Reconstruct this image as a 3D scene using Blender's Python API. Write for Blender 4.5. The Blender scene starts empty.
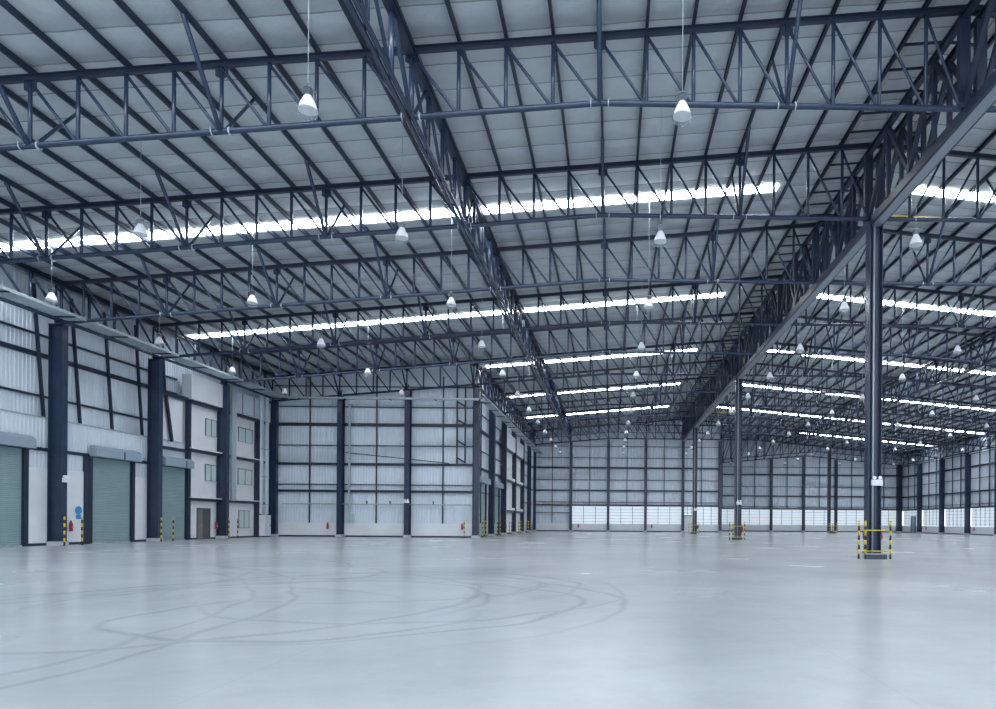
import bpy, bmesh, math, random
from mathutils import Matrix, Vector
random.seed(7)
S = bpy.context.scene
C = S.collection

# ------------------------------------------------------------------ camera, world, exposure
CAMP = (-11.543, -13.936, 1.480)
cam = bpy.data.objects.new('camera', bpy.data.cameras.new('camera'))
C.objects.link(cam)
cam.data.sensor_width = 36.0
cam.data.lens = 685.0 / 996.0 * 36.0
cam.data.shift_x = -(620.86 - 498.0) / 996.0
cam.data.shift_y = (522.46 - 354.5) / 996.0
cam.data.clip_end = 600
cam.matrix_world = Matrix.Translation(CAMP) @ (Matrix.Rotation(-0.01455, 4, 'Z') @ Matrix.Rotation(math.pi / 2, 4, 'X') @ Matrix.Rotation(0.00723, 4, 'Z'))
S.camera = cam

world = bpy.data.worlds.new('overcast_sky'); S.world = world; world.use_nodes = True
bg = world.node_tree.nodes['Background']
bg.inputs['Color'].default_value = (0.86, 0.93, 1.0, 1)
bg.inputs['Strength'].default_value = 1.5
SKYLIGHT = 20.5      # daylight coming through the translucent roof strips
GLAZE = 0.70         # daylight coming through the translucent wall strips

S.view_settings.view_transform = 'Standard'
S.view_settings.look = 'None'
S.view_settings.gamma = 1
S.view_settings.use_curve_mapping = False
S.view_settings.exposure = 0.50
S.cycles.max_bounces = 8
S.cycles.diffuse_bounces = 5
S.cycles.glossy_bounces = 3
S.cycles.use_denoising = True
S.cycles.sample_clamp_indirect = 2.5

# ------------------------------------------------------------------ materials
def nt(name):
    m = bpy.data.materials.new(name); m.use_nodes = True
    return m, m.node_tree, m.node_tree.nodes['Principled BSDF']

def mat(name, col, rough=0.5, metal=0.0, spec=0.5, noise=0.0, nscale=3.0, emit=None, estr=0):
    m, t, b = nt(name)
    b.inputs['Base Color'].default_value = (*col, 1)
    b.inputs['Roughness'].default_value = rough
    b.inputs['Metallic'].default_value = metal
    b.inputs['Specular IOR Level'].default_value = spec
    if noise:
        g = t.nodes.new('ShaderNodeNewGeometry')
        n = t.nodes.new('ShaderNodeTexNoise'); n.inputs['Scale'].default_value = nscale; n.inputs['Detail'].default_value = 4
        t.links.new(g.outputs['Position'], n.inputs['Vector'])
        r = t.nodes.new('ShaderNodeMapRange')
        r.inputs['From Min'].default_value = .3; r.inputs['From Max'].default_value = .7
        r.inputs['To Min'].default_value = 1 - noise; r.inputs['To Max'].default_value = 1 + noise
        t.links.new(n.outputs['Fac'], r.inputs['Value'])
        mx = t.nodes.new('ShaderNodeVectorMath'); mx.operation = 'SCALE'
        mx.inputs[0].default_value = col
        t.links.new(r.outputs['Result'], mx.inputs['Scale'])
        t.links.new(mx.outputs['Vector'], b.inputs['Base Color'])
    if emit:
        b.inputs['Emission Color'].default_value = (*emit, 1)
        b.inputs['Emission Strength'].default_value = estr
    return m

STEEL = mat('navy_steel', (0.021, 0.038, 0.080), 0.27, noise=.12, nscale=1.5)
STEELD = mat('dark_navy_steel', (0.012, 0.023, 0.050), 0.42, noise=.12, nscale=1.5)
GALV = mat('galvanised_steel', (0.42, 0.50, 0.54), 0.45, 0.3, noise=.15, nscale=4)
PIPEM = mat('grey_painted_pipe', (0.40, 0.46, 0.52), 0.45)
WHITE = mat('white_wall_panel', (0.80, 0.83, 0.88), 0.5, noise=.04, nscale=.8)
PLASTER = mat('white_plaster', (0.80, 0.82, 0.85), 0.7, noise=.04, nscale=.8)
SHEET = mat('light_grey_sheet', (0.68, 0.755, 0.85), 0.5, noise=.04, nscale=.5)
SHUT = mat('teal_grey_shutter', (0.33, 0.47, 0.50), 0.45, noise=.05, nscale=1)
HOOD = mat('grey_blue_hood', (0.30, 0.38, 0.46), 0.45)
KERB = mat('dark_kerb', (0.05, 0.06, 0.08), 0.6)
CONC = mat('pale_concrete', (0.50, 0.53, 0.56), 0.8, noise=.1, nscale=6)
YEL = mat('safety_yellow', (0.80, 0.58, 0.04), 0.4)
BLK = mat('safety_black', (0.02, 0.02, 0.025), 0.4)
RED = mat('fire_red', (0.42, 0.03, 0.04), 0.35)
BLUE = mat('sign_blue', (0.03, 0.30, 0.62), 0.4)
GREENS = mat('sign_green', (0.35, 0.62, 0.55), 0.4)
DARKIN = mat('painted_interior_shade', (0.10, 0.10, 0.11), 0.8)
GLASSG = mat('green_tinted_glass', (0.62, 0.74, 0.72), 0.2, spec=.6)
FRAME = mat('window_frame_grey', (0.09, 0.12, 0.15), 0.4)
LAMPW = mat('white_lamp_enamel', (0.85, 0.88, 0.92), 0.3, emit=(0.9, 0.95, 1.0), estr=0.06)
LAMPB = mat('lamp_ballast_grey', (0.13, 0.16, 0.20), 0.4)
SOFF = mat('grey_soffit_plate', (0.22, 0.26, 0.31), 0.5)
LOUV = mat('blue_grey_glazing_bar', (0.34, 0.40, 0.47), 0.5)
BEIGE = mat('beige_flashing', (0.42, 0.43, 0.40), 0.7)

m, t, b = nt('prismatic_lamp_glass')
b.inputs['Base Color'].default_value = (0.34, 0.40, 0.44, 1); b.inputs['Roughness'].default_value = .25
b.inputs['Alpha'].default_value = 0.45
LAMPG = m

def emis(name, col, s, sx=0, sy=0):
    m, t, b = nt(name)
    b.inputs['Base Color'].default_value = (0.7, 0.75, 0.8, 1)
    b.inputs['Emission Color'].default_value = (*col, 1)
    b.inputs['Emission Strength'].default_value = s
    b.inputs['Roughness'].default_value = .6
    return m
SKYM = emis('translucent_roof_sheet', (0.90, 0.95, 1.0), SKYLIGHT)
GLZ = emis('translucent_wall_sheet', (0.78, 0.90, 1.0), GLAZE * .55)

# ceiling: foil-faced insulation in rolls laid across the purlins
m, t, b = nt('foil_insulation')
g = t.nodes.new('ShaderNodeNewGeometry'); sp = t.nodes.new('ShaderNodeSeparateXYZ')
t.links.new(g.outputs['Position'], sp.inputs[0])
def mth(tree, op, a, b_=None, clamp=False):
    n = tree.nodes.new('ShaderNodeMath'); n.operation = op; n.use_clamp = clamp
    for i, v in enumerate((a, b_)):
        if v is None: continue
        if isinstance(v, (int, float)): n.inputs[i].default_value = v
        else: tree.links.new(v, n.inputs[i])
    return n.outputs[0]
nz = t.nodes.new('ShaderNodeTexNoise'); nz.inputs['Scale'].default_value = .9; nz.inputs['Detail'].default_value = 3
t.links.new(g.outputs['Position'], nz.inputs['Vector'])
yy = mth(t, 'ADD', sp.outputs['Y'], mth(t, 'MULTIPLY', nz.outputs['Fac'], .12))
fr = mth(t, 'FRACT', mth(t, 'DIVIDE', yy, 1.333))
seam = mth(t, 'LESS_THAN', fr, .05)
mixc = t.nodes.new('ShaderNodeMix'); mixc.data_type = 'RGBA'
mixc.inputs[6].default_value = (0.45, 0.50, 0.535, 1); mixc.inputs[7].default_value = (0.21, 0.24, 0.27, 1)
t.links.new(seam, mixc.inputs[0]); t.links.new(mixc.outputs[2], b.inputs['Base Color'])
bp = t.nodes.new('ShaderNodeBump'); bp.inputs['Strength'].default_value = .55; bp.inputs['Distance'].default_value = .2
sag = mth(t, 'ADD', mth(t, 'SINE', mth(t, 'MULTIPLY', fr, math.pi)), mth(t, 'MULTIPLY', nz.outputs['Fac'], 1.5))
t.links.new(sag, bp.inputs['Height']); t.links.new(bp.outputs[0], b.inputs['Normal'])
b.inputs['Roughness'].default_value = .55
CEIL = m

# polished concrete floor with tyre marks
m, t, b = nt('polished_concrete')
g = t.nodes.new('ShaderNodeNewGeometry'); sp = t.nodes.new('ShaderNodeSeparateXYZ')
t.links.new(g.outputs['Position'], sp.inputs[0])
def noise(scale, detail=5, rough=.5, vec=None, dist=0):
    n = t.nodes.new('ShaderNodeTexNoise'); n.inputs['Scale'].default_value = scale; n.inputs['Detail'].default_value = detail
    n.inputs['Roughness'].default_value = rough; n.inputs['Distortion'].default_value = dist
    t.links.new(vec or g.outputs['Position'], n.inputs['Vector']); return n.outputs['Fac']
def mr(v, a, b_, c, d):
    r = t.nodes.new('ShaderNodeMapRange'); r.inputs['From Min'].default_value = a; r.inputs['From Max'].default_value = b_
    r.inputs['To Min'].default_value = c; r.inputs['To Max'].default_value = d
    t.links.new(v, r.inputs['Value']); return r.outputs[0]
n1 = noise(.16, 4, .6); n2 = noise(1.1, 6, .65); n3 = noise(9, 4, .6)
tone = mth(t, 'ADD', mr(n1, .3, .7, -.08, .08), mr(n2, .3, .7, -.055, .055))
tone = mth(t, 'ADD', tone, mr(n3, .3, .7, -.012, .012))
wob = mr(noise(.45, 1, .4), .3, .7, -.16, .16)
rings = [(-16.6, 1.6, 4.30, .12, 1.0, 0), (-16.6, 1.7, 3.55, .10, .8, 1.7), (-16.1, 1.9, 2.9, .10, .7, .4), (-16.9, -1.6, 5.55, .12, 1.0, .2), (-17.0, -1.5, 4.85, .11, .9, .9),
         (-17.6, -1.2, 3.7, .10, .9, 0), (-16.3, -3.0, 2.6, .12, .8, 3.6), (-19.2, -2.6, 4.2, .12, .9, 5.2), (-19.6, -.5, 5.4, .12, .7, 1.5), (-36.7, -7.0, 20.0, .10, .7, 1.57),
         (-36.7, -7.0, 19.45, .09, .6, 1.57), (-26.0, 5.5, 6.5, .14, .8, 5.8), (-21.5, 4.8, 3.6, .16, .8, 1.2), (-30.0, 2.0, 9.0, .14, .6, 1.8), (-15.4, .6, 4.1, .10, .7, 2.2)]
acc = None
for i, (cx, cy, R, w, s, ph) in enumerate(rings):
    dx = mth(t, 'SUBTRACT', sp.outputs['X'], cx); dy = mth(t, 'SUBTRACT', sp.outputs['Y'], cy)
    d = mth(t, 'SQRT', mth(t, 'ADD', mth(t, 'MULTIPLY', dx, dx), mth(t, 'MULTIPLY', mth(t, 'MULTIPLY', dy, dy), 1.0 + .25 * math.sin(i * 2.1))))
    e = mth(t, 'ABSOLUTE', mth(t, 'SUBTRACT', mth(t, 'ADD', d, wob), R))
    k = mth(t, 'SUBTRACT', 1.0, mth(t, 'DIVIDE', e, w), True)
    ang = mth(t, 'ARCTAN2', dy, dx)
    msk = mth(t, 'ADD', mth(t, 'SINE', mth(t, 'ADD', ang, ph)), .75, True)
    k = mth(t, 'MULTIPLY', mth(t, 'MULTIPLY', k, msk), s)
    acc = k if acc is None else mth(t, 'MAXIMUM', acc, k)
tread = mr(noise(14, 3, .6), .3, .6, .45, 1.0)
marks = mth(t, 'MULTIPLY', mth(t, 'MULTIPLY', acc, tread), .31)
jx = mth(t, 'LESS_THAN', mth(t, 'ABSOLUTE', mth(t, 'SUBTRACT', mth(t, 'FRACT', mth(t, 'DIVIDE', sp.outputs['X'], 6.0)), .5)), .0008)
val = mth(t, 'SUBTRACT', mth(t, 'ADD', 1.0, tone), marks)
val = mth(t, 'SUBTRACT', val, mth(t, 'MULTIPLY', jx, .1))
sc = t.nodes.new('ShaderNodeVectorMath'); sc.operation = 'SCALE'; sc.inputs[0].default_value = (0.455, 0.485, 0.515)
t.links.new(val, sc.inputs['Scale']); t.links.new(sc.outputs['Vector'], b.inputs['Base Color'])
t.links.new(mr(noise(.25, 2, .4), .25, .75, .19, .29), b.inputs['Roughness'])
b.inputs['Specular IOR Level'].default_value = .45
bp = t.nodes.new('ShaderNodeBump'); bp.inputs['Strength'].default_value = .03; bp.inputs['Distance'].default_value = .008
FLOORM = m

# ------------------------------------------------------------------ mesh helpers
class MB:
    def __init__(s): s.v = []; s.f = []; s.m = []
    def box(s, x0, x1, y0, y1, z0, z1, mi=0):
        i = len(s.v)
        s.v += [(x0, y0, z0), (x1, y0, z0), (x1, y1, z0), (x0, y1, z0), (x0, y0, z1), (x1, y0, z1), (x1, y1, z1), (x0, y1, z1)]
        s.f += [(i, i+3, i+2, i+1), (i+4, i+5, i+6, i+7), (i, i+1, i+5, i+4), (i+1, i+2, i+6, i+5), (i+2, i+3, i+7, i+6), (i+3, i, i+4, i+7)]
        s.m += [mi] * 6; return s
    def quad(s, a, b, c, d, mi=0):
        i = len(s.v); s.v += [a, b, c, d]; s.f.append((i, i+1, i+2, i+3)); s.m.append(mi); return s
    def prism(s, poly, axis, a, b, mi=0):
        """poly: 2D points; axis: 0,1,2 extrusion axis"""
        def P(p, q):
            if axis == 0: return (q, p[0], p[1])
            if axis == 1: return (p[0], q, p[1])
            return (p[0], p[1], q)
        i = len(s.v); n = len(poly)
        s.v += [P(p, a) for p in poly] + [P(p, b) for p in poly]
        s.f.append(tuple(range(i, i+n))[::-1]); s.f.append(tuple(range(i+n, i+2*n)))
        for k in range(n): s.f.append((i+k, i+(k+1) % n, i+n+(k+1) % n, i+n+k))
        s.m += [mi] * (n+2); return s
    def cyl(s, c, r, h, axis=2, n=14, mi=0, r2=None):
        i = len(s.v); r2 = r if r2 is None else r2
        for (rr, hh) in ((r, 0), (r2, h)):
            for k in range(n):
                a = 2*math.pi*k/n; p = (rr*math.cos(a), rr*math.sin(a))
                q = (p[0], p[1], hh) if axis == 2 else ((p[0], hh, p[1]) if axis == 1 else (hh, p[0], p[1]))
                s.v.append((c[0]+q[0], c[1]+q[1], c[2]+q[2]))
        s.f.append(tuple(range(i, i+n))[::-1]); s.f.append(tuple(range(i+n, i+2*n)))
        for k in range(n): s.f.append((i+k, i+(k+1) % n, i+n+(k+1) % n, i+n+k))
        s.m += [mi] * (n+2); return s
    def lathe(s, prof, n=20, mi=0, c=(0, 0, 0)):
        i = len(s.v)
        for r, z in prof:
            for k in range(n):
                a = 2*math.pi*k/n; s.v.append((c[0]+r*math.cos(a), c[1]+r*math.sin(a), c[2]+z))
        for j in range(len(prof)-1):
            for k in range(n):
                a = i+j*n+k; b_ = i+j*n+(k+1) % n
                s.f.append((a, b_, b_+n, a+n)); s.m.append(mi)
        return s
    def tube(s, pts, r, n=8, mi=0):
        pts = [Vector(p) for p in pts]; i = len(s.v)
        for j, p in enumerate(pts):
            d = (pts[min(j+1, len(pts)-1)] - pts[max(j-1, 0)]).normalized()
            up = Vector((0, 0, 1)) if abs(d.z) < .9 else Vector((1, 0, 0))
            a = d.cross(up).normalized(); b_ = a.cross(d)
            for k in range(n):
                t_ = 2*math.pi*k/n; s.v.append(tuple(p + a*r*math.cos(t_) + b_*r*math.sin(t_)))
        for j in range(len(pts)-1):
            for k in range(n):
                a = i+j*n+k; b_ = i+j*n+(k+1) % n
                s.f.append((a, b_, b_+n, a+n)); s.m.append(mi)
        s.f.append(tuple(range(i, i+n))[::-1]); s.f.append(tuple(range(i+(len(pts)-1)*n, i+len(pts)*n)))
        s.m += [mi, mi]; return s
    def mesh(s, name, mats, smooth=False):
        me = bpy.data.meshes.new(name); me.from_pydata(s.v, [], s.f)
        mats = mats if isinstance(mats, (list, tuple)) else [mats]
        for m_ in mats: me.materials.append(m_)
        me.polygons.foreach_set('material_index', s.m)
        bm = bmesh.new(); bm.from_mesh(me); bmesh.ops.recalc_face_normals(bm, faces=bm.faces); bm.to_mesh(me); bm.free()
        if smooth:
            for p in me.polygons: p.use_smooth = len(p.vertices) == 4
        me.update(); return me
    def build(s, name, mats, parent=None, smooth=False, loc=(0, 0, 0)):
        o = bpy.data.objects.new(name, s.mesh(name, mats, smooth)); C.objects.link(o)
        o.location = loc; o.parent = parent; return o

def add_mesh(name, me, loc, parent=None):
    o = bpy.data.objects.new(name, me); C.objects.link(o); o.location = loc; o.parent = parent; return o
def tag(o, label=None, cat=None, group=None, kind=None):
    if label: o['label'] = label
    if cat: o['category'] = cat
    if group: o['group'] = group
    if kind: o['kind'] = kind
    return o
def thing(name, label, cat, loc=(0, 0, 0), rz=0, group=None):
    o = bpy.data.objects.new(name, None); C.objects.link(o); o.location = loc; o.rotation_euler.z = rz
    o.empty_display_size = .2
    return tag(o, label, cat, group)
def copy_tree(o, parent=None):
    c = o.copy(); C.objects.link(c); c.parent = parent
    for ch in kids.get(o.name, ()) : copy_tree(ch, c)
    return c
kids = {}
def index_kids():
    kids.clear()
    for o in S.objects:
        if o.parent: kids.setdefault(o.parent.name, []).append(o)
def struct(o): o['kind'] = 'structure'; return o

# unit-length bars (local z from 0 to 1), shared meshes
_bars = {}
def bar_mesh(kind, a, b_, m_):
    key = (kind, a, b_, m_.name)
    if key in _bars: return _bars[key]
    q = MB()
    if kind == 'tube': q.cyl((0, 0, 0), a, 1, 2, 10)
    elif kind == 'box': q.box(-a/2, a/2, -b_/2, b_/2, 0, 1)
    elif kind == 'H':          # a = flange width (x), b = depth (y)
        f = .035
        q.box(-a/2, a/2, b_/2-f, b_/2, 0, 1).box(-a/2, a/2, -b_/2, -b_/2+f, 0, 1).box(-.02, .02, -b_/2+f, b_/2-f, 0, 1)
    elif kind == 'C':          # purlin channel
        f = .012
        q.box(-a/2, -a/2+f, -b_/2, b_/2, 0, 1).box(-a/2, a/2, b_/2-f, b_/2, 0, 1).box(-a/2, a/2, -b_/2, -b_/2+f, 0, 1)
    me = q.mesh('bar', m_, smooth=(kind == 'tube')); _bars[key] = me; return me
def bar(name, p0, p1, kind, a, b_, m_, parent=None, up=(0, 0, 1)):
    p0 = Vector(p0); p1 = Vector(p1); d = p1 - p0; L = d.length; z = d / L
    u = Vector(up); 
    if abs(z.dot(u)) > .98: u = Vector((1, 0, 0)) if abs(z.x) < .9 else Vector((0, 1, 0))
    x = u.cross(z).normalized(); y = z.cross(x)
    R = Matrix((x, y, z)).transposed().to_4x4()
    o = bpy.data.objects.new(name, bar_mesh(kind, a, b_, m_)); C.objects.link(o)
    M = Matrix.Translation(p0) @ R @ Matrix.Diagonal((1, 1, L, 1))
    o.parent = parent; o.matrix_basis = M
    return o

SL = 0.0914
P = 8.0
def zt(x): return 18.14 - SL * abs(x)
def zb(x): return 14.90 - SL * max(0, abs(x) - 12)
def roof(x): return zt(x) + .36
ORD = ['first', 'second', 'third', 'fourth', 'fifth', 'sixth', 'seventh', 'eighth', 'ninth', 'tenth', 'eleventh', 'twelfth', 'thirteenth', 'fourteenth',
       'fifteenth', 'sixteenth', 'seventeenth', 'eighteenth', 'nineteenth', 'twentieth', 'twenty-first', 'twenty-second', 'twenty-third', 'twenty-fourth',
       'twenty-fifth', 'twenty-sixth', 'twenty-seventh', 'twenty-eighth']

# ------------------------------------------------------------------ floor and ceiling
struct(MB().box(-46, 46, -34, 116, -.2, 0).build('floor', FLOORM))
q = MB()
def slope(x0, x1, y0, y1):
    for za in (0,):
        q.prism([(x0, roof(x0)), (x1, roof(x1)), (x1, roof(x1)+.12), (x0, roof(x0)+.12)], 1, y0, y1)
slope(-43.4, 0, -32, 48.8); slope(-24.6, 0, 48.8, 96.6); slope(0, 43.4, -32, 96.6); slope(6, 43.4, 96.6, 112.8)
ceil = struct(q.build('ceiling', CEIL))
for sx in (-1, 1):
    x0, x1 = sx*1.15, sx*1.45
    MB().prism([(x0, roof(x0)-.02), (x1, roof(x1)-.02), (x1, roof(x1)-.05), (x0, roof(x0)-.05)], 1, -12, 96.2).build('ridge_flashing', BEIGE, ceil)

n = 0
for k in range(-2, 7):
    y = 4 + 16 * k
    for sx in (-1, 1):
        x0, x1 = (3.4, 42.0)
        if sx < 0 and y > 48: x1 = 23.6
        if y > 97:
            if sx < 0: continue
            x0 = 20
        n += 1; q = MB(); a, b_ = sx*x0, sx*x1
        q.prism([(a, roof(a)-.015), (b_, roof(b_)-.015), (b_, roof(b_)-.04), (a, roof(a)-.04)], 1, y-.35, y+.35)
        struct(q.build('window_%d' % n, SKYM))
NWIN = n

# ------------------------------------------------------------------ walls
def sheet(axis, c, a, b_, z0, z1, pitch=.25, dep=.035, out=1, zfun=None):
    """ribbed sheet; axis 0: plane x=c running along y; axis 1: plane y=c running along x"""
    q = MB(); s = a; prof = []
    while s < b_ - 1e-6:
        for f, d in ((0, 0), (.62, 0), (.72, dep), (.90, dep)):
            if s + f*pitch < b_: prof.append((s + f*pitch, d))
        s += pitch
    prof.append((b_, 0))
    for (s0, d0), (s1, d1) in zip(prof, prof[1:]):
        t0 = zfun(s0) if zfun else z1; t1 = zfun(s1) if zfun else z1
        if axis == 0: q.quad((c-out*d0, s0, z0), (c-out*d1, s1, z0), (c-out*d1, s1, t1), (c-out*d0, s0, t0))
        else: q.quad((s0, c-out*d0, z0), (s1, c-out*d1, z0), (s1, c-out*d1, t1), (s0, c-out*d0, t0))
    # back skin gives the sheet its thickness
    e = .06*out
    ta, tb = (zfun(a), zfun(b_)) if zfun else (z1, z1)
    if axis == 0: q.quad((c+e, a, z0), (c+e, b_, z0), (c+e, b_, tb), (c+e, a, ta))
    else: q.quad((a, c+e, z0), (b_, c+e, z0), (b_, c+e, tb), (a, c+e, ta))
    return q

HEAVY = (4.14, 6.58, 10.2); THIN = (4.72, 8.3, 11.8, 13.7)
# --- left wall
wl = struct(sheet(0, -43.1, -32, 48.7, 6.7, 0, .25, .035, -1, zfun=lambda s: 14.62).build('wall_left', SHEET))
for z in (8.2, 10.45, 11.55): bar('girt', (-42.98, -10, z), (-42.98, 36, z), 'box', .12, .26 if z == 10.45 else .12, STEELD, wl)
bar('girt', (-42.98, -10, 13.3), (-42.98, 48, 13.3), 'box', .12, .1, STEELD, wl)
for y in (12, 16, 21.4, 24.3, 26.9, 29.5, 32.25, 34.9): bar('mid_post', (-42.85, y, 6.8), (-42.85, y-.75, 14.2), 'box', .1, .16, STEELD, wl)
sheet(0, -42.35, -32, 36.0, 5.28, 6.9, .25, .035, -1).build('lower_cladding', SHEET, wl)
MB().box(-43.2, -42.28, -32, 36, 6.9, 6.98).build('flashing', GALV, wl)
MB().box(-42.45, -42.25, -32, 36, 5.12, 5.30).build('lintel_beam', STEELD, wl)
for y0, y1 in ((-32, 17.6), (22.45, 26.5), (30.45, 33.0)):
    sheet(0, -42.35, y0, y1, 4.19, 5.12, .25, .035, -1).build('cladding_strip', SHEET, wl)
    MB().box(-42.45, -42.25, y0, y1, .14, 4.19).build('white_panel', WHITE, wl)
    MB().box(-42.45, -42.2, y0, y1, 0, .14).build('skirting', STEELD, wl)
for y in (17.5, 22.4, 26.55, 26.85, 30.45, 33.1): MB().box(-42.45, -42.15, y-.16, y+.12, 0, 5.2).build('door_jamb', STEELD, wl)
nd = 0
for y0, y1 in ((17.7, 22.3), (27.0, 30.4), (33.2, 35.95)):
    nd += 1; q = MB(); z = 0
    while z < 5.15:
        q.prism([(-42.38, z), (-42.30, z+.015), (-42.285, z+.05), (-42.30, z+.085), (-42.38, z+.1)], 1, y0, y1); z += .1
    d = struct(q.build('door_%d' % nd, SHUT))
    MB().box(-42.4, -42.24, y0, y1, 0, .09).build('bottom_rail', GALV, d)
    MB().prism([(-42.2, 5.15), (-41.75, 5.15), (-41.75, 5.62), (-41.95, 5.8), (-42.2, 5.8)], 1, y0-.25, y1+.2).build('shutter_hood', HOOD, d)
    MB().box(-41.749, -41.73, y0+2.0, y0+2.08, 5.15, 5.62).build('hood_bracket', STEELD, d)
# white panel strip above the third shutter with leaning post
MB().box(-42.5, -42.35, 33.6, 35.7, 6.88, 9.9).build('white_panel', WHITE, wl)
bar('raking_post', (-42.2, 34.3, 6.9), (-42.2, 33.6, 10.1), 'box', .14, .2, STEELD, wl)
bar('rail_beam', (-42.2, 32.2, 10.15), (-42.2, 36, 10.15), 'box', .2, .25, STEELD, wl)
bar('rail_beam', (-42.2, 32.2, 6.4), (-42.2, 36, 6.4), 'box', .2, .2, STEELD, wl)
# office block let into the left wall
of = struct(MB().box(-43.0, -42.3, 36.05, 37.42, .12, 10).box(-43.0, -42.3, 37.42, 38.95, 2.25, 10).box(-43.0, -42.3, 38.95, 48.3, .12, 10)
            .build('wall_left_office', PLASTER))
MB().box(-43.0, -42.25, 36.05, 37.42, 0, .12).box(-43.0, -42.25, 38.95, 48.3, 0, .12).build('skirting', STEELD, of)
MB().box(-42.3, -42.0, 36.1, 48.3, 9.93, 10.15).build('floor_beam', STEELD, of)
for z in (2.85, 6.42):
    MB().box(-42.3, -41.98, 36.1, 46.9, z, z+.2).build('floor_beam', STEELD, of)
    MB().box(-42.3, -41.9, 36.1, 46.9, z+.2, z+.28).build('ledge', PLASTER, of)
MB().box(-42.6, -41.9, 36.0, 40.1, 10.2, 12.0).build('parapet', WHITE, of)
MB().box(-42.6, -42.1, 41.6, 48.0, 10.2, 11.9).build('parapet', SHEET, of)
for y in (43.2, 45.0): MB().box(-42.1, -42.07, y, y+.06, 10.2, 11.9).build('panel_joint', STEELD, of)
MB().box(-42.3, -42.05, 35.9, 36.25, 0, 10.1).build('pilaster', STEELD, of)
MB().box(-42.3, -42.05, 45.5, 46.3, 0, 10.0).build('pilaster', STEELD, of)
MB().box(-42.6, -42.3, 37.42, 38.95, 0, 2.25).box(-42.28, -42.27, 37.5, 37.52, 0, .1).build('doorway_shade_block', DARKIN, of)  # solid block; its dark colour stands in for shade inside the open doorway
dd = MB(); dd.box(-42.32, -42.22, 37.36, 37.46, 0, 2.32).box(-42.32, -42.22, 38.91, 39.01, 0, 2.32).box(-42.32, -42.22, 37.36, 39.01, 2.24, 2.34)
dob = struct(dd.build('door_4', FRAME))
MB().box(-42.35, -42.28, 37.5, 38.1, .02, 2.22).build('door_leaf', mat('door_leaf_brown_grey', (.20, .19, .18), .5), dob)
MB().cyl((-42.28, 38.02, 1.05), .025, .06, 0).build('handle', GALV, dob)
wn = NWIN
for (y0, y1, z0, z1) in ((38.35, 39.85, 7.85, 9.15), (38.35, 39.85, 4.42, 5.68), (42.9, 45.1, 7.95, 9.15), (42.9, 45.1, 4.4, 5.72), (43.05, 44.7, .78, 2.25)):
    wn += 1; q = MB(); w = .045
    q.box(-42.3, -42.24, y0, y1, z0, z0+w).box(-42.3, -42.24, y0, y1, z1-w, z1)
    for yy in (y0, (y0+y1)/2-w/2, y1-w): q.box(-42.3, -42.24, yy, yy+w, z0, z1)
    o = struct(q.build('window_%d' % wn, FRAME))
    MB().box(-42.3, -42.27, y0+.03, y1-.03, z0+.03, z1-.03).build('pane', GLASSG, o)
    MB().box(-42.3, -42.2, y0-.05, y1+.05, z0-.06, z0).build('sill', WHITE, o)

# --- gable wall behind the near hall
wb = struct(sheet(1, 48.55, -43.1, -24.0, 1.25, 0, .25, .035, 1, zfun=roof).build('wall_back', SHEET))
def girts_x(w, x0, x1, y, heavy=HEAVY, thin=THIN):
    for z in heavy: bar('girt', (x0, y, z), (x1, y, z), 'box', .2, .27 if z > 9 else .22, STEELD, w)
    for z in thin: bar('girt', (x0, y, z), (x1, y, z), 'box', .09, .09, STEELD, w)
def girts_y(w, y0, y1, x, heavy=HEAVY, thin=THIN):
    for z in heavy: bar('girt', (x, y0, z), (x, y1, z), 'box', .2, .27 if z > 9 else .22, STEELD, w)
    for z in thin: bar('girt', (x, y0, z), (x, y1, z), 'box', .09, .09, STEELD, w)
girts_x(wb, -42, -24.1, 48.38, (4.14, 6.58, 10.15), (4.73, 8.26, 11.75, 13.6))
MB().box(-43, -24.1, 48.38, 48.6, .14, 1.25).build('white_panel', WHITE, wb)
MB().box(-43, -24.1, 48.3, 48.6, 0, .14).build('skirting', STEELD, wb)
for x in (-38.8, -32.8, -26.8): bar('mid_post', (x, 48.4, 1.25), (x, 48.4, 14.6), 'box', .1, .1, STEELD, wb)

for x in (-25.5, -24.7): bar('frame_post', (x, 47.9 if x > -25 else 48.2, 6.7), (x, 47.9 if x > -25 else 48.2, 13.6), 'box', .1, .14, STEELD, wb)
for z in (6.75, 8.3, 10.2, 11.8): bar('frame_rail', (-25.5, 48.2, z+.5), (-24.7, 47.9, z), 'box', .1, .12, STEELD, wb)
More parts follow.
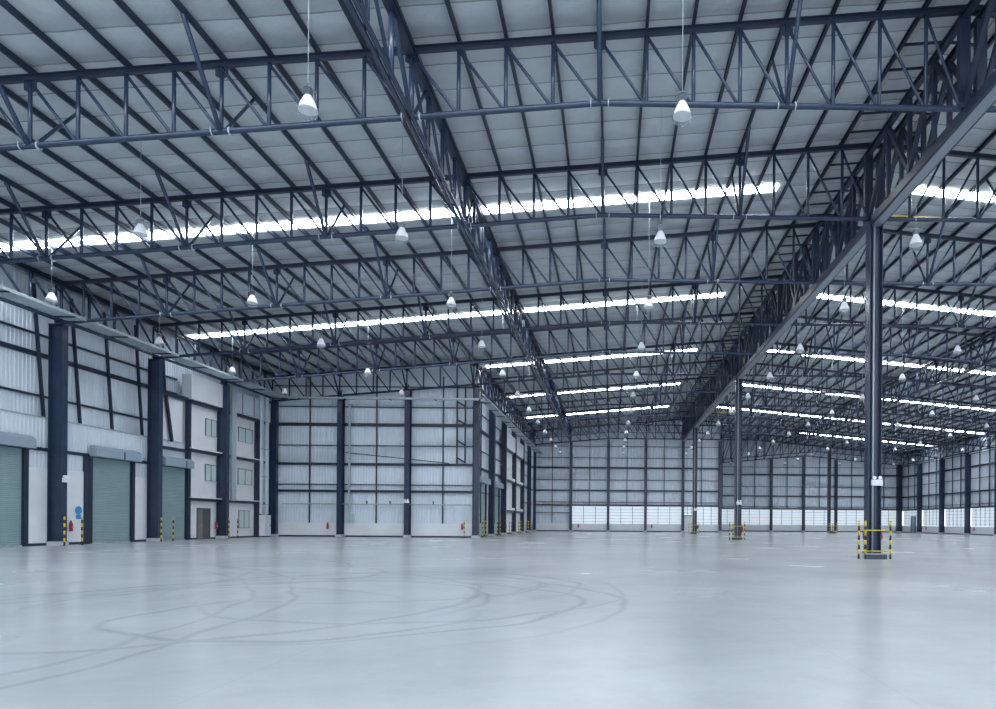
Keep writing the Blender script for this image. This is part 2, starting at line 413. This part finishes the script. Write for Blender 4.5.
# --- long side wall of the far hall (seen at a grazing angle)
ws = struct(sheet(0, -24.3, 48.6, 96.4, 5.2, 0, .5, .04, -1, zfun=lambda s: roof(24.3)).build('wall_side', SHEET))
MB().box(-24.35, -24.2, 48.6, 96.4, .14, 5.2).build('white_panel', WHITE, ws)
MB().box(-24.35, -24.1, 48.6, 96.4, 0, .14).build('skirting', STEELD, ws)
girts_y(ws, 48.4, 96, -24.15, (6.58, 10.2), (4.3, 8.3, 11.8, 13.7))
for y in (52.2, 60.1, 68.2, 76.2, 84.2, 92.2): bar('mid_post', (-24.1, y, 1.3), (-24.1, y, 15), 'box', .12, .12, STEELD, ws)
for y0, y1 in ((50.0, 54.4), (58.0, 62.4)):
    nd += 1; nm = nd + 1; q = MB(); z = 0
    while z < 5.15:
        q.prism([(-24.2, z), (-24.15, z+.02), (-24.12, z+.1), (-24.15, z+.18), (-24.2, z+.2)], 1, y0, y1); z += .2
    d = struct(q.build('door_%d' % nm, SHUT))
    MB().prism([(-24.1, 5.15), (-23.55, 5.15), (-23.55, 5.62), (-23.8, 5.8), (-24.1, 5.8)], 1, y0-.3, y1+.3).build('shutter_hood', HOOD, d)
    MB().box(-24.1, -23.95, y0-.25, y0, 0, 5.15).build('door_jamb', STEELD, d)
    MB().box(-24.1, -23.95, y1, y1+.25, 0, 5.15).build('door_jamb', STEELD, d)
for y0, y1 in ((64.6, 71.6), (73.0, 79.4)):
    MB().box(-24.2, -23.9, y0, y1, .2, 10.0).build('office_front', PLASTER, ws)
    MB().box(-24.2, -23.5, y0, y1, 10.0, 11.8).build('parapet', WHITE, ws)
    for z in (2.85, 6.42): MB().box(-24.2, -23.5, y0, y1, z, z+.3).build('ledge', PLASTER, ws)
    for z in (2.6, 6.2, 9.8): MB().box(-24.2, -23.6, y0, y1, z, z+.25).build('floor_beam', STEELD, ws)

# --- far end wall
wf = struct(sheet(1, 96.55, -24.4, -18.1, 1.25, 0, .5, .04, 1, zfun=roof).build('wall_far', SHEET))
sheet(1, 96.55, -18.1, 6.0, 4.05, 0, .5, .04, 1, zfun=roof).build('cladding', SHEET, wf)
MB().box(-24.4, 6.0, 96.35, 96.6, .16, 1.27).build('white_panel', WHITE, wf)
MB().box(-24.4, 6.0, 96.3, 96.6, 0, .16).build('skirting', STEELD, wf)
girts_x(wf, -24, 6, 96.35, (4.24, 6.6, 10.25), (4.72, 8.3, 11.85, 13.7))
bar('girt', (-24, 96.35, 3.0), (-18, 96.35, 3.0), 'box', .09, .09, STEELD, wf)
for x in (-21, -15, -9, -3, 3): bar('mid_post', (x, 96.35, 4.2 if x > -20 else 1.3), (x, 96.35, 15.2), 'box', .1, .1, STEELD, wf)
# --- set-back end wall and its return
wr = struct(sheet(1, 112.55, 6.0, 43.2, 4.05, 0, .5, .04, 1, zfun=roof).build('wall_far_right', SHEET))
MB().box(6.0, 43.2, 112.35, 112.6, .16, 1.3).build('white_panel', WHITE, wr)
MB().box(6.0, 43.2, 112.3, 112.6, 0, .16).build('skirting', STEELD, wr)
girts_x(wr, 6, 42, 112.3, (4.2, 6.56, 10.5), (4.6, 8.3, 11.9))
for x in (9, 15, 21, 27, 33, 39): bar('mid_post', (x, 112.3, 4.2), (x, 112.3, 14), 'box', .12, .12, STEELD, wr)
wq = struct(sheet(0, 5.9, 96.6, 112.5, .3, 0, .5, .04, -1, zfun=lambda s: roof(6)).build('wall_return', SHEET))
girts_y(wq, 96.8, 112.3, 6.0, (4.2, 6.56, 10.4), (8.3, 11.9))
MB().box(5.85, 6.1, 96.6, 112.5, 0, .3).build('skirting', STEELD, wq)
bar('raking_post', (6.3, 97, 14.4), (6.5, 98.2, 4.2), 'H', .3, .3, STEELD, wq)
# --- right wall
wg = struct(sheet(0, 42.5, -32, 112.5, 4.05, 0, .5, .04, 1, zfun=lambda s: roof(42.5)).build('wall_right', SHEET))
MB().box(42.3, 42.55, -32, 112.5, .16, 1.25).build('white_panel', WHITE, wg)
MB().box(42.25, 42.55, -32, 112.5, 0, .16).build('skirting', STEELD, wg)
girts_y(wg, 60, 112, 42.3, (4.1, 6.45, 10.2), (4.6, 8.4, 12.1, 13.6))
for i in range(7):
    for dy in (2.7, 5.3): bar('mid_post', (42.25, 56+8*i+dy, 4.1), (42.25, 56+8*i+dy, 14), 'box', .12, .12, STEELD, wg)

# translucent strips low in the far and right walls
def glazed(axis, c, a, b_, z0=1.27, z1=4.05, inn=1):
    global wn
    wn += 1; q = MB(); L = b_ - a
    if axis == 1: q.box(a, b_, c, c+.05, z0, z1)
    else: q.box(c, c+.05, a, b_, z0, z1)
    o = struct(q.build('window_%d' % wn, GLZ))
    fr_ = MB()
    nv = 3 if axis == 1 else 6
    for f in range(1, nv):
        s = a + L*f/nv
        if axis == 1: fr_.box(s-.05, s+.05, c-.06, c, z0, z1)
        else: fr_.box(c-.06, c, s-.05, s+.05, z0, z1)
    fr_.build('mullion', LOUV, o)
    lv = MB(); z = z0 + .3
    while z < z1 - .1:
        if axis == 1: lv.box(a, b_, c-.04, c, z, z+.06)
        else: lv.box(c-.04, c, a, b_, z, z+.06)
        z += .5
    lv.build('glazing_bars', LOUV, o)
for x in (-18, -12, -6): glazed(1, 96.45, x+.15, x+5.85)
glazed(1, 96.45, 2.1, 5.9); glazed(1, 96.45, .15, 2.05, 2.8, 4.05)
for x in range(6, 42, 6): glazed(1, 112.45, x+.15, x+5.85)
for i in range(5): glazed(0, 42.4, 72+8*i+.3, 80+8*i-.3)
# personnel door in the far wall
q = MB().box(.15, .25, 96.2, 96.4, 0, 2.7).box(1.85, 1.95, 96.2, 96.4, 0, 2.7).box(.15, 1.95, 96.2, 96.4, 2.6, 2.75)
d = struct(q.build('door_8', FRAME)); MB().box(.25, 1.85, 96.28, 96.36, .02, 2.6).build('door_leaf', WHITE, d)
MB().cyl((1.7, 96.2, 1.1), .03, .08, 1).build('handle', GALV, d)
q = MB().box(42.1, 42.3, 106.2, 106.3, 0, 2.9).box(42.1, 42.3, 107.8, 107.9, 0, 2.9).box(42.1, 42.3, 106.2, 107.9, 2.8, 2.95)
d = struct(q.build('door_9', FRAME)); MB().box(42.2, 42.3, 106.3, 107.8, .02, 2.8).build('door_leaf', HOOD, d)

# ------------------------------------------------------------------ columns
def column(name, x, y, top, label, along='x', w=.42, dep=.9, group=None, plinth=True, m_=STEEL):
    t = thing(name, label, 'column', (x, y, 0), 0, group)
    b0 = .25 if plinth else 0.0
    f = .03
    q = MB()
    if along == 'x':   # depth along x, flanges face +-x
        q.box(-dep/2, -dep/2+f, -w/2, w/2, b0, top).box(dep/2-f, dep/2, -w/2, w/2, b0, top).box(-dep/2+f, dep/2-f, -.015, .015, b0, top)
        bx, by = dep/2+.06, w/2+.06
    else:
        q.box(-w/2, w/2, -dep/2, -dep/2+f, b0, top).box(-w/2, w/2, dep/2-f, dep/2, b0, top).box(-.015, .015, -dep/2+f, dep/2-f, b0, top)
        bx, by = w/2+.06, dep/2+.06
    q.build('shaft', m_, t)
    if plinth: MB().box(-bx, bx, -by, by, 0, b0-.03).build('plinth', CONC, t)
    q = MB().box(-bx+.02, bx-.02, -by+.02, by-.02, b0-.03, b0)
    for sx in (-1, 1):
        for sy in (-1, 1): q.cyl((sx*(bx-.08), sy*(by-.05), b0), .018, .05, 2, 6)
    q.build('base_plate', STEELD, t)
    MB().box(-bx+.04, bx-.04, -by+.04, by-.04, top, top+.03).build('cap_plate', STEELD, t)
    return t
for i, k in enumerate((1, 2, 3, 4, 5)):
    where = ['out of frame', 'at the left edge', 'between the first and second teal shutters', 'before the third teal shutter', 'in front of the white office block'][i]
    if k < 3: continue
    column('wall_column', -41.85, P*k, 12.05, 'navy steel wall column on the left wall %s' % where, 'x', .42, .74, 'wall columns')
column('wall_column', -41.85, 47.9, 12.05, 'navy steel wall column in the corner of left wall and gable wall', 'x', .42, .74, 'wall columns')
for i, x in enumerate((-35.85, -29.85)):
    column('wall_column', x, 47.95, zb(x)-.15, 'navy steel column on the gable wall, %s from the left corner' % ORD[i], 'y', .46, .6, 'wall columns')
names = ['standing at the outer corner of the gable wall'] + ['%s beyond the outer corner of the gable wall' % ORD[i] for i in range(5)]
for i in range(6):
    column('wall_column', -23.72, 48.0 + 8*i, zb(24)-.15, 'navy steel column of the receding side wall, ' + names[i], 'x', .42, .58, 'wall columns')
fn = ['in the left corner', 'second from the left corner', 'third from the left corner', 'fourth from the left corner', 'behind the ridge columns']
for i, x in enumerate((-23.8, -18, -12, -6, 0)):
    column('wall_column', x, 96.0, zb(x)-.15, 'slim navy column against the bright far end wall, ' + fn[i], 'y', .42, .5, 'wall columns')
column('wall_column', 6.0, 96.1, 14.7, 'navy column where the far end wall steps back', 'y', .5, .6, 'wall columns')
def z2(x): return 14.0 - .0914 * abs(x - 24)
for i, x in enumerate((12, 18, 24, 30, 36)):
    column('wall_column', x, 112.0, z2(x)-.15, 'slim navy column against the set-back end wall, %s from its left end' % ORD[i], 'y', .45, .5, 'wall columns')
column('wall_column', 41.7, 111.9, 12.3, 'navy column in the corner of set-back end wall and right wall', 'x', .6, .9, 'wall columns')
for i, k in enumerate((13, 12, 11, 10)):
    column('wall_column', 41.9, P*k, 12.05, 'navy steel column on the right wall, %s from its far corner' % ORD[i], 'x', .42, .74, 'wall columns')
TOPC = 14.56
rn = ['nearest the camera with striped guard posts', 'second from the camera, rising from a striped guard', 'third from the camera, in front of the far end wall']
for i, y in enumerate((16.0, 48.0, 80.0)):
    t = column('ridge_column', -.05, y, TOPC, 'tall free-standing navy ridge column, ' + rn[i], 'x', .5, .58, 'ridge columns')
    MB().cyl((-.06, -.14, .25), .045, TOPC-.3, 2, 10).build('downpipe', PIPEM, t, True)
t = column('ridge_column', 23.4, 95.4, zb(24)-.2, 'free-standing navy column far off to the right before the set-back wall', 'x', .45, .45, 'ridge columns')

# ------------------------------------------------------------------ roof trusses (built at y = 0, then copied)
def truss(sgn, x0, x1, label, peaked=False):
    """x0<x1 distances from the ridge"""
    t = thing('roof_truss', label, 'truss', (0, 0, 0), 0, 'roof trusses')
    X = lambda d: sgn * d
    B = (lambda d: 14.0 - .0914 * abs(d - 24)) if peaked else (lambda d: zb(d))
    bar('top_chord', (X(x1), 0, zt(x1)), (X(x0), 0, zt(x0)), 'H', .15, .20, STEELD, t)
    if peaked:
        bar('bottom_chord', (X(x1), 0, B(x1)), (X(24), 0, B(24)), 'tube', .085, 0, STEEL, t)
        bar('bottom_chord', (X(24), 0, B(24)), (X(x0), 0, B(x0)), 'tube', .085, 0, STEEL, t)
    else:
        bar('bottom_chord', (X(x1), 0, B(x1)), (X(12), 0, B(12)), 'tube', .095, 0, STEEL, t)
        bar('bottom_chord', (X(12), 0, B(12)), (X(max(x0, .4)), 0, B(0)), 'tube', .095, 0, STEEL, t)
    d = x1
    while d > x0 + .1:
        if d < x1 or True:
            bar('vertical', (X(d), 0, B(d)), (X(d), 0, zt(d)-.1), 'tube', .062, 0, STEEL, t)
        nx = max(d - 1.5, x0 + .3)
        bar('diagonal', (X(d), 0, zt(d)-.12), (X(nx + .08), 0, B(nx)+.04), 'tube', .05, 0, STEEL, t)
        d -= 1.5
    q = x1 - 6
    while q > x0 + 1:
        if not peaked:
            for s in (-1, 1):
                bar('fly_brace', (X(q), s*.08, B(q)), (X(q), s*2.0, zt(q)+.14), 'tube', .055 if s > 0 else .07, 0, STEEL, t)
            for dx in (-.28, .28): add_mesh('splice_flange', FLG, (X(q)+dx, 0, B(q)), t)
            MB().prism([(X(q)-.2, zt(q)-.12), (X(q)+.2, zt(q)-.12), (X(q)+.2, zt(q)-.38), (X(q), zt(q)-.5), (X(q)-.2, zt(q)-.38)], 1, -.012, .012).build('gusset_plate', STEELD, t)
        q -= 6
    return t
FLG = MB().cyl((-.015, 0, 0), .14, .03, 0, 12).mesh('flange', GALV)
protoL = truss(-1, 0, 42, ''); protoS = truss(-1, 0, 24, ''); protoR = truss(1, 0, 42, ''); protoP = truss(1, 6, 42, '', True)
index_kids()
first = {}
for k in range(1, 13):
    for side in ('L', 'R'):
        pr = (protoL if k <= 6 else protoS) if side == 'L' else protoR
        if pr.name not in first: o = pr; first[pr.name] = 1
        else: o = copy_tree(pr)
        o.location = (0, P*k - (.35 if k in (12,) else 0), 0)
        near = 'nearest the camera' if k == 1 else ('against the far end wall' if k == 12 else '%s from the camera' % ORD[k-1])
        o['label'] = 'navy lattice roof truss spanning %s of the ridge girder, %s' % ('left' if side == 'L' else 'right', near)
for i, k in enumerate((13, 14)):
    o = protoP if i == 0 else copy_tree(protoP)
    o.location = (0, P*k - (.4 if i else 0), 0)
    o['label'] = ['farthest navy truss but one, in the right bay past the end wall', 'navy truss with peaked bottom chord against the set-back end wall'][i]

# ------------------------------------------------------------------ long girders
def girder_ridge(y0, y1, label):
    t = thing('ridge_girder', label, 'girder', (0, y0, 0), 0, 'ridge girders')
    L = y1 - y0
    q = MB().box(-.28, .28, 0, L, 14.58, 14.94)
    q.build('bottom_chord', STEELD, t)
    MB().box(-.19, .19, 0, L, 14.555, 14.58).build('soffit_plate', SOFF, t)
    for s in (-1, 1):
        bar('top_chord', (s*.28, 0, 17.85), (s*.28, L, 17.85), 'H', .2, .26, STEELD, t)
        k = 0
        while k * 2 < L - .01:
            big = k % 4 == 0
            yp = max(2*k, .2); bar('post', (s*.27, yp, 14.9), (s*.27, yp, 17.8), 'box', .22 if big else .15, .34 if big else .15, STEELD, t)
            if k % 2 == 0: bar('diagonal', (s*.27, 2*k, 14.95), (s*.27, 2*k+2, 17.75), 'box', .15, .15, STEELD, t)
            else: bar('diagonal', (s*.27, 2*k+2, 14.95), (s*.27, 2*k, 17.75), 'box', .15, .15, STEELD, t)
            k += 1
        k = 0
        while k * 1.333 < L - .01:
            bar('batten', (0, .4+k*1.333, 18.28), (s*1.5, .4+k*1.333, 18.28-SL*1.5), 'box', .06, .08, STEELD, t); k += 1
    return t
girder_ridge(-16, 16, 'heavy navy ridge girder overhead, nearest span up to the first ridge column')
girder_ridge(16, 48, 'heavy navy ridge girder between the first and second ridge columns')
girder_ridge(48, 80, 'heavy navy ridge girder between the second and third ridge columns')
girder_ridge(80, 96, 'heavy navy ridge girder from the third ridge column to the end wall')
def girder_side(x, y0, y1, label, step=2.0, zlo=None, zhi=None, group='long lattice girders'):
    t = thing('lattice_girder', label, 'girder', (x, y0, 0), 0, group)
    L = y1 - y0; b0 = (zb(x) if zlo is None else zlo); t0 = (zt(x)-.15 if zhi is None else zhi)
    for s in (-.09, .09): bar('bottom_chord', (s, 0, b0-.1), (s, L, b0-.1), 'tube', .075, 0, STEEL, t)
    bar('top_chord', (0, 0, t0), (0, L, t0), 'H', .3, .22, STEELD, t)
    k = 0
    while k * step < L - .01:
        bar('post', (0, step*k, b0-.05), (0, step*k, t0-.05), 'tube', .08, 0, STEEL, t)
        bar('diagonal', (.0, step*k, t0-.1), (.0, step*(k+1), b0), 'tube', .06, 0, STEEL, t)
        k += 1
    return t
girder_side(-18, -8, 48, 'long navy lattice girder receding through the left slope, near half')
girder_side(-18, 48, 96, 'long navy lattice girder receding through the left slope, far half')
girder_side(18, 16, 64, 'long navy lattice girder under the right slope, near half')
girder_side(18, 64, 96, 'long navy lattice girder under the right slope, far half')
girder_side(-41.7, 0, 47.6, 'navy eaves girder running above the left wall and cable tray', 2.0, 12.4, 14.3)
girder_side(-23.7, 48, 96, 'navy eaves girder above the receding side wall', 2.0)
girder_side(41.6, 72, 112, 'navy eaves girder above the right wall', 2.0, 12.4, 14.2)

# ------------------------------------------------------------------ purlins
for sgn, side in ((-1, 'left'), (1, 'right')):
    for i in range(1, 29):
        x = sgn * 1.5 * i
        y1 = 96.2
        if sgn < 0 and i > 16: y1 = 48.3
        if sgn > 0 and i > 4: y1 = 112.2
        o = bar('purlin', (x, -12, zt(x)+.235), (x, y1, zt(x)+.235), 'C', .09, .2, STEELD)
        tag(o, 'dark roof purlin under the %s slope, %s from the ridge' % (side, ORD[i-1]), 'purlin', 'roof purlins')

# ------------------------------------------------------------------ high-bay lamps
def lamp():
    t = thing('high_bay_lamp', '', 'lamp', (0, 0, 12.4), 0, 'high-bay lamps')
    MB().lathe([(.001, .14), (.075, .14), (.10, .10), (.15, .0), (.195, -.10), (.225, -.19), (.245, -.27), (.238, -.27), (.185, -.10), (.14, .0), (.09, .08), (.001, .10)], 24).build('reflector', LAMPW, t, True)
    MB().lathe([(.247, -.262), (.265, -.27), (.262, -.29), (.235, -.37), (.18, -.43), (.11, -.46), (.001, -.47)], 24).build('prismatic_skirt', LAMPG, t, True)
    MB().box(-.09, .09, -.09, .09, .13, .29).box(-.012, .012, -.012, .012, .29, .44).build('ballast', LAMPB, t)
    MB().prism([(-.15, .27), (0, .33), (.15, .27), (.15, .285), (0, .35), (-.15, .285)], 1, -.11, .11).build('cap', GALV, t)
    return t
lp = lamp(); index_kids()
wire_mesh = {}
used = False
def seen(x, y, z):
    dx, dy, dz = x-CAMP[0], y-CAMP[1], z-CAMP[2]
    a = 620.86 + 685*dx/dy; b_ = 522.5 - 685*dz/dy
    return -160 < a < 1150 and -120 < b_
cols = [(-39, 'over the left wall'), (-29.25, 'second row in from the left wall'), (-19.5, 'in the row beside the left lattice girder'), (-9.75, 'in the row between left girder and ridge'),
        (0, 'in the row under the ridge girder'), (9.75, 'in the first row right of the ridge'), (19.5, 'in the second row right of the ridge'), (29.25, 'in the third row right of the ridge'),
        (39, 'in the row over the right wall')]
for x, rowname in cols:
    kk = 0
    ys = [4+8*k for k in range(0, 14)]
    for y in ys:
        if x < -24 and y > 46: continue
        if y > 95 and x < 8: continue
        if not seen(x, y, 12.4): continue
        if used: o = copy_tree(lp)
        else: o = lp; used = True
        o.location = (x, y, 12.4); kk += 1
        top = (14.55 if x == 0 else roof(x) - .02) - 12.4
        bar('suspension_wire', (0, 0, .42), (0, 0, top), 'tube', .010, 0, GALV, o)
        o['label'] = 'bell-shaped hanging lamp %s, %s from the camera' % (rowname, 'nearest' if kk == 1 else ORD[kk-1])
        index_kids() if kk < 0 else None

# ------------------------------------------------------------------ cable trays
def tray(axis, c, a, b_, z, w, label):
    t = thing('cable_tray', label, 'cable tray', (0, 0, z), 0, 'cable trays')
    for s in (-1, 1):
        p = c + s*w/2
        bar('side_rail', (p, a, .06) if axis == 0 else (a, p, .06), (p, b_, .06) if axis == 0 else (b_, p, .06), 'C', .05, .16, GALV, t)
    q = MB(); s = a
    while s < b_:
        if axis == 0: q.box(c-w/2, c+w/2, s, min(s+.34, b_), -.01, .01)
        else: q.box(s, min(s+.34, b_), c-w/2, c+w/2, -.01, .01)
        s += .4
    q.build('deck_slats', GALV, t)
    s = a + 1
    while s < b_:
        if axis == 0: MB().box(c-w/2-.1, c+w/2+.1, s-.04, s+.04, -.09, -.02).build('support_bracket', STEELD, t)
        else: MB().box(s-.04, s+.04, c-w/2-.1, c+w/2+.1, -.09, -.02).build('support_bracket', STEELD, t)
        s += 4
    return t
tray(0, -40.75, 2, 47.6, 12.28, .95, 'pale galvanised cable tray running high along the left wall')
tray(1, 47.2, -40.2, -23.4, 12.28, .3, 'slim galvanised cable tray crossing the gable wall')
tray(0, -22.9, 47.4, 95.6, 12.28, .7, 'galvanised cable tray running along the receding side wall')

# ------------------------------------------------------------------ pipes and ducts
def duct(x, y, z0, z1, w, d_, label, m_=PIPEM):
    t = thing('cable_duct', label, 'duct', (x, y, 0), 0, 'vertical ducts')
    MB().box(-d_/2, d_/2, -w/2, w/2, z0, z1).build('casing', m_, t)
    z = z0 + .8
    while z < z1: MB().box(-d_/2-.03, d_/2+.03, -w/2-.05, w/2+.05, z, z+.06).build('clamp', GALV, t); z += 2.4
    return t
duct(-41.8, 41.35, 3.0, 12.2, .6, .16, 'grey vertical duct beside the office windows')
duct(-41.8, 45.8, 2.0, 12.2, .32, .16, 'left one of two grey vertical ducts near the gable corner', SHEET)
duct(-41.8, 46.7, 2.0, 12.2, .34, .16, 'right one of two grey vertical ducts near the gable corner', SHEET)
t = thing('electrical_cabinet', 'pale cabinet standing under the twin ducts by the gable corner', 'cabinet', (-41.72, 46.3, 0))
MB().box(-.25, .25, -.55, .5, .1, 1.9).build('body', WHITE, t); MB().box(.25, .27, -.5, .45, .2, 1.8).build('door', SHEET, t); MB().box(-.22, .22, -.5, .45, 0, .1).build('base', KERB, t)
MB().box(.27, .3, .3, .34, .9, 1.1).build('handle', BLK, t)
t = thing('wall_pipe', 'thin grey horizontal pipe along the gable wall above the white panels', 'pipe', (0, 48.2, 2.97))
bar('pipe_run', (-41.2, 0, 0), (-24.2, 0, 0), 'tube', .05, 0, PIPEM, t)
for x in (-33.6, -31.5, -27.6): MB().box(x-.03, x+.03, -.05, .15, 0, .3).build('bracket', STEELD, t)
t = thing('downpipe', 'grey vertical downpipe beside the first gable wall column', 'pipe', (-35.1, 48.05, 0))
bar('pipe_run', (0, 0, 1.3), (0, 0, 12), 'box', .28, .12, PIPEM, t)
for z in (3.5, 7, 10.8): MB().box(-.18, .18, -.08, .1, z, z+.05).build('clamp', GALV, t)
tag(bar('tie_rod', (-35.5, 48.1, 7.6), (-26.2, 48.1, 6.7), 'tube', .04, 0, STEELD), 'thin dark rod sloping across the gable wall', 'rod')
t = thing('yellow_gas_pipe', 'thin yellow pipe crossing the right slope behind the first ridge column', 'pipe', (1.0, 18.5, 16.2))
bar('pipe_run', (0, 0, 0), (22, 0, -.6), 'tube', .03, 0, YEL, t)
for x in (3, 9, 15): bar('hanger', (x, 0, -.6*x/22), (x, 0, 1.0), 'tube', .012, 0, GALV, t)
t = thing('yellow_gas_pipe', 'thin yellow pipe beyond the second ridge column, under the right slope', 'pipe', (1.0, 74.2, 15.8))
bar('pipe_run', (0, 0, 0), (4, 0, 0), 'tube', .06, 0, YEL, t); bar('hanger', (2, 0, 0), (2, 0, 2.0), 'tube', .02, 0, GALV, t)

# ------------------------------------------------------------------ striped posts, guards, extinguishers
_sp = {}
def post_mesh(h=1.6, r=.045):
    if (h, r) in _sp: return _sp[(h, r)]
    q = MB(); z = 0; i = 0
    while z < h - .01:
        q.cyl((0, 0, z), r, min(.2, h-z), 2, 12, (i+1) % 2); z += .2; i += 1
    q.cyl((0, 0, h), r, .02, 2, 12, 0, r*.5)
    me = q.mesh('striped_tube', [YEL, BLK], True); _sp[(h, r)] = me; return me
fm = MB().box(-.1, .1, -.1, .1, 0, .015).mesh('foot_plate', BLK)
def safety_post(x, y, label, h=1.55):
    t = thing('safety_post', label, 'bollard', (x, y, 0), 0, 'striped safety posts')
    add_mesh('striped_tube', post_mesh(h), (0, 0, .015), t); add_mesh('foot_plate', fm, (0, 0, 0), t)
lw = ['the column between first and second shutters', 'the column before the third shutter', 'the column before the office block']
for i, y in enumerate((24, 32, 40)):
    safety_post(-41.15, y-.38, 'striped post at the near side of ' + lw[i])
    safety_post(-41.15, y+.85, 'striped post at the far side of ' + lw[i])
for i in range(5):
    nm = 'the outer corner of the gable wall' if i == 0 else 'the %s side wall column past the corner' % ORD[i-1]
    safety_post(-23.0, 48+8*i-.5, 'small striped post before ' + nm)
    safety_post(-22.9, 48+8*i+.55, 'small striped post just past ' + nm)
safety_post(-24.65, 47.5, 'yellow and black post left of the outer gable wall column')

def guard(x, y, label):
    t = thing('column_guard', label, 'guard rail', (x-.22, y-.15, 0), 0, 'column guards')
    for px, py in ((-.68, -.55), (.68, -.55), (-.36, -.45), (.50, .75)):
        p = add_mesh('striped_post', post_mesh(1.62), (px, py, 0), t)
    for z in (.33, 1.22):
        bar('rail', (-.68, -.55, z), (.68, -.55, z), 'tube', .022, 0, YEL, t)
        bar('rail', (-.68, -.55, z), (-.42, .6, z), 'tube', .022, 0, YEL, t)
        bar('rail', (.68, -.55, z), (.50, .75, z), 'tube', .022, 0, YEL, t)
    MB().box(-.5, .38, -.95, -.7, 0, .2).build('kerb_block', KERB, t)
    MB().box(-.48, .36, -.93, -.72, .2, .215).build('kerb_top', PIPEM, t)
gl = ['striped guard frame around the nearest ridge column', 'striped guard frame around the second ridge column', 'small striped guard frame around the third ridge column']
for i, y in enumerate((16, 48, 80)): guard(0, y, gl[i])
guard(24, 95.6, 'tiny striped guard around the free-standing column far right')
for i, (x, y) in enumerate(((0, 16), (0, 48), (0, 80))):
    t = thing('fire_hose_reel', 'red fire hose reel behind the %s' % ['nearest ridge column', 'second ridge column', 'third ridge column'][i], 'hose reel', (x+.13, y+.34, .95), 0, 'fire hose reels')
    MB().cyl((0, 0, 0), .41, .04, 1, 24).cyl((0, .18, 0), .41, .04, 1, 24).build('disc', RED, t, True)
    MB().cyl((0, .04, 0), .34, .14, 1, 20).build('hose', BLK, t, True)
    MB().box(-.05, .05, .06, .16, -.95, -.3).build('stand', RED, t)
    t = thing('emergency_light', 'white twin-spot emergency light on the %s' % ['nearest ridge column', 'second ridge column', 'third ridge column'][i], 'light', (x, y-.28, 3.3), 0, 'emergency lights')
    MB().box(-.24, .24, -.12, 0, -.14, .12).build('battery_box', WHITE, t)
    for s in (-1, 1): MB().cyl((s*.12, -.14, .2), .075, .1, 1, 12).build('spot', LAMPW, t, True)
t = thing('emergency_light', 'white twin-spot emergency light on the left wall column between shutters', 'light', (-41.47, 24.0, 3.6), 0, 'emergency lights')
MB().box(0, .1, -.16, .2, -.14, .1).build('battery_box', WHITE, t)
for s in (-1, 1): MB().cyl((.04, s*.1, .17), .07, .1, 0, 12).build('spot', LAMPW, t, True)
t = thing('emergency_light', 'white twin-spot emergency light on the gable wall column, second from left corner', 'light', (-29.85, 47.65, 3.2), 0, 'emergency lights')
MB().box(-.25, .25, -.1, 0, -.1, .1).build('battery_box', WHITE, t)
for s in (-1, 1): MB().cyl((s*.12, -.12, .17), .07, .1, 1, 12).build('spot', LAMPW, t, True)

def extinguisher(x, y, z, dirn, label):
    t = thing('fire_extinguisher', label, 'fire extinguisher', (x, y, z), dirn, 'fire extinguishers')
    MB().lathe([(.001, 0), (.085, 0), (.09, .03), (.09, .42), (.06, .5), (.025, .53), (.001, .53)], 14).build('cylinder', RED, t, True)
    MB().box(-.03, .03, -.02, .02, .53, .6).box(-.02, .1, -.012, .012, .58, .61).build('valve', BLK, t)
    MB().tube([(.03, 0, .56), (.12, .0, .5), (.13, 0, .3), (.11, 0, .12)], .012).build('hose', BLK, t)
    MB().box(-.05, .05, .08, .12, .2, .3).build('wall_bracket', GALV, t)
extinguisher(-42.1, 25.3, .75, -math.pi/2, 'red fire extinguisher on the white panel beside the first left column')
extinguisher(-42.12, 39.6, .75, -math.pi/2, 'red fire extinguisher right of the office door')
extinguisher(-37.1, 48.2, .7, 0, 'red fire extinguisher on the gable wall, left panel')
extinguisher(-25.0, 48.2, .7, 0, 'red fire extinguisher on the gable wall near its outer corner')
extinguisher(-23.75, 66.0, .7, -math.pi/2, 'red fire extinguisher on the receding side wall')
extinguisher(-16.8, 96.2, .6, 0, 'tiny red extinguisher on the far end wall, left of the pair')
extinguisher(-5.0, 96.2, .6, 0, 'tiny red extinguisher on the far end wall, right of the pair')
extinguisher(42.15, 102.0, .6, math.pi/2, 'tiny extinguisher on the right wall past the far door')
extinguisher(42.15, 86.6, .6, math.pi/2, 'small extinguisher on the right wall under the bright strip')
o = MB().cyl((0, 0, 0), .24, .03, 0, 20).box(0, .03, -.16, .16, -.5, -.24).build('round_blue_sign', BLUE, loc=(-42.24, 26.0, 1.95)); tag(o, 'round blue sign on the white panel beside the second teal shutter', 'sign')
o = MB().box(-.22, .22, -.03, 0, -.35, .35).build('green_exit_sign', GREENS, loc=(-34.95, 48.14, 1.75)); tag(o, 'pale green sign on the gable wall below the downpipe', 'sign')
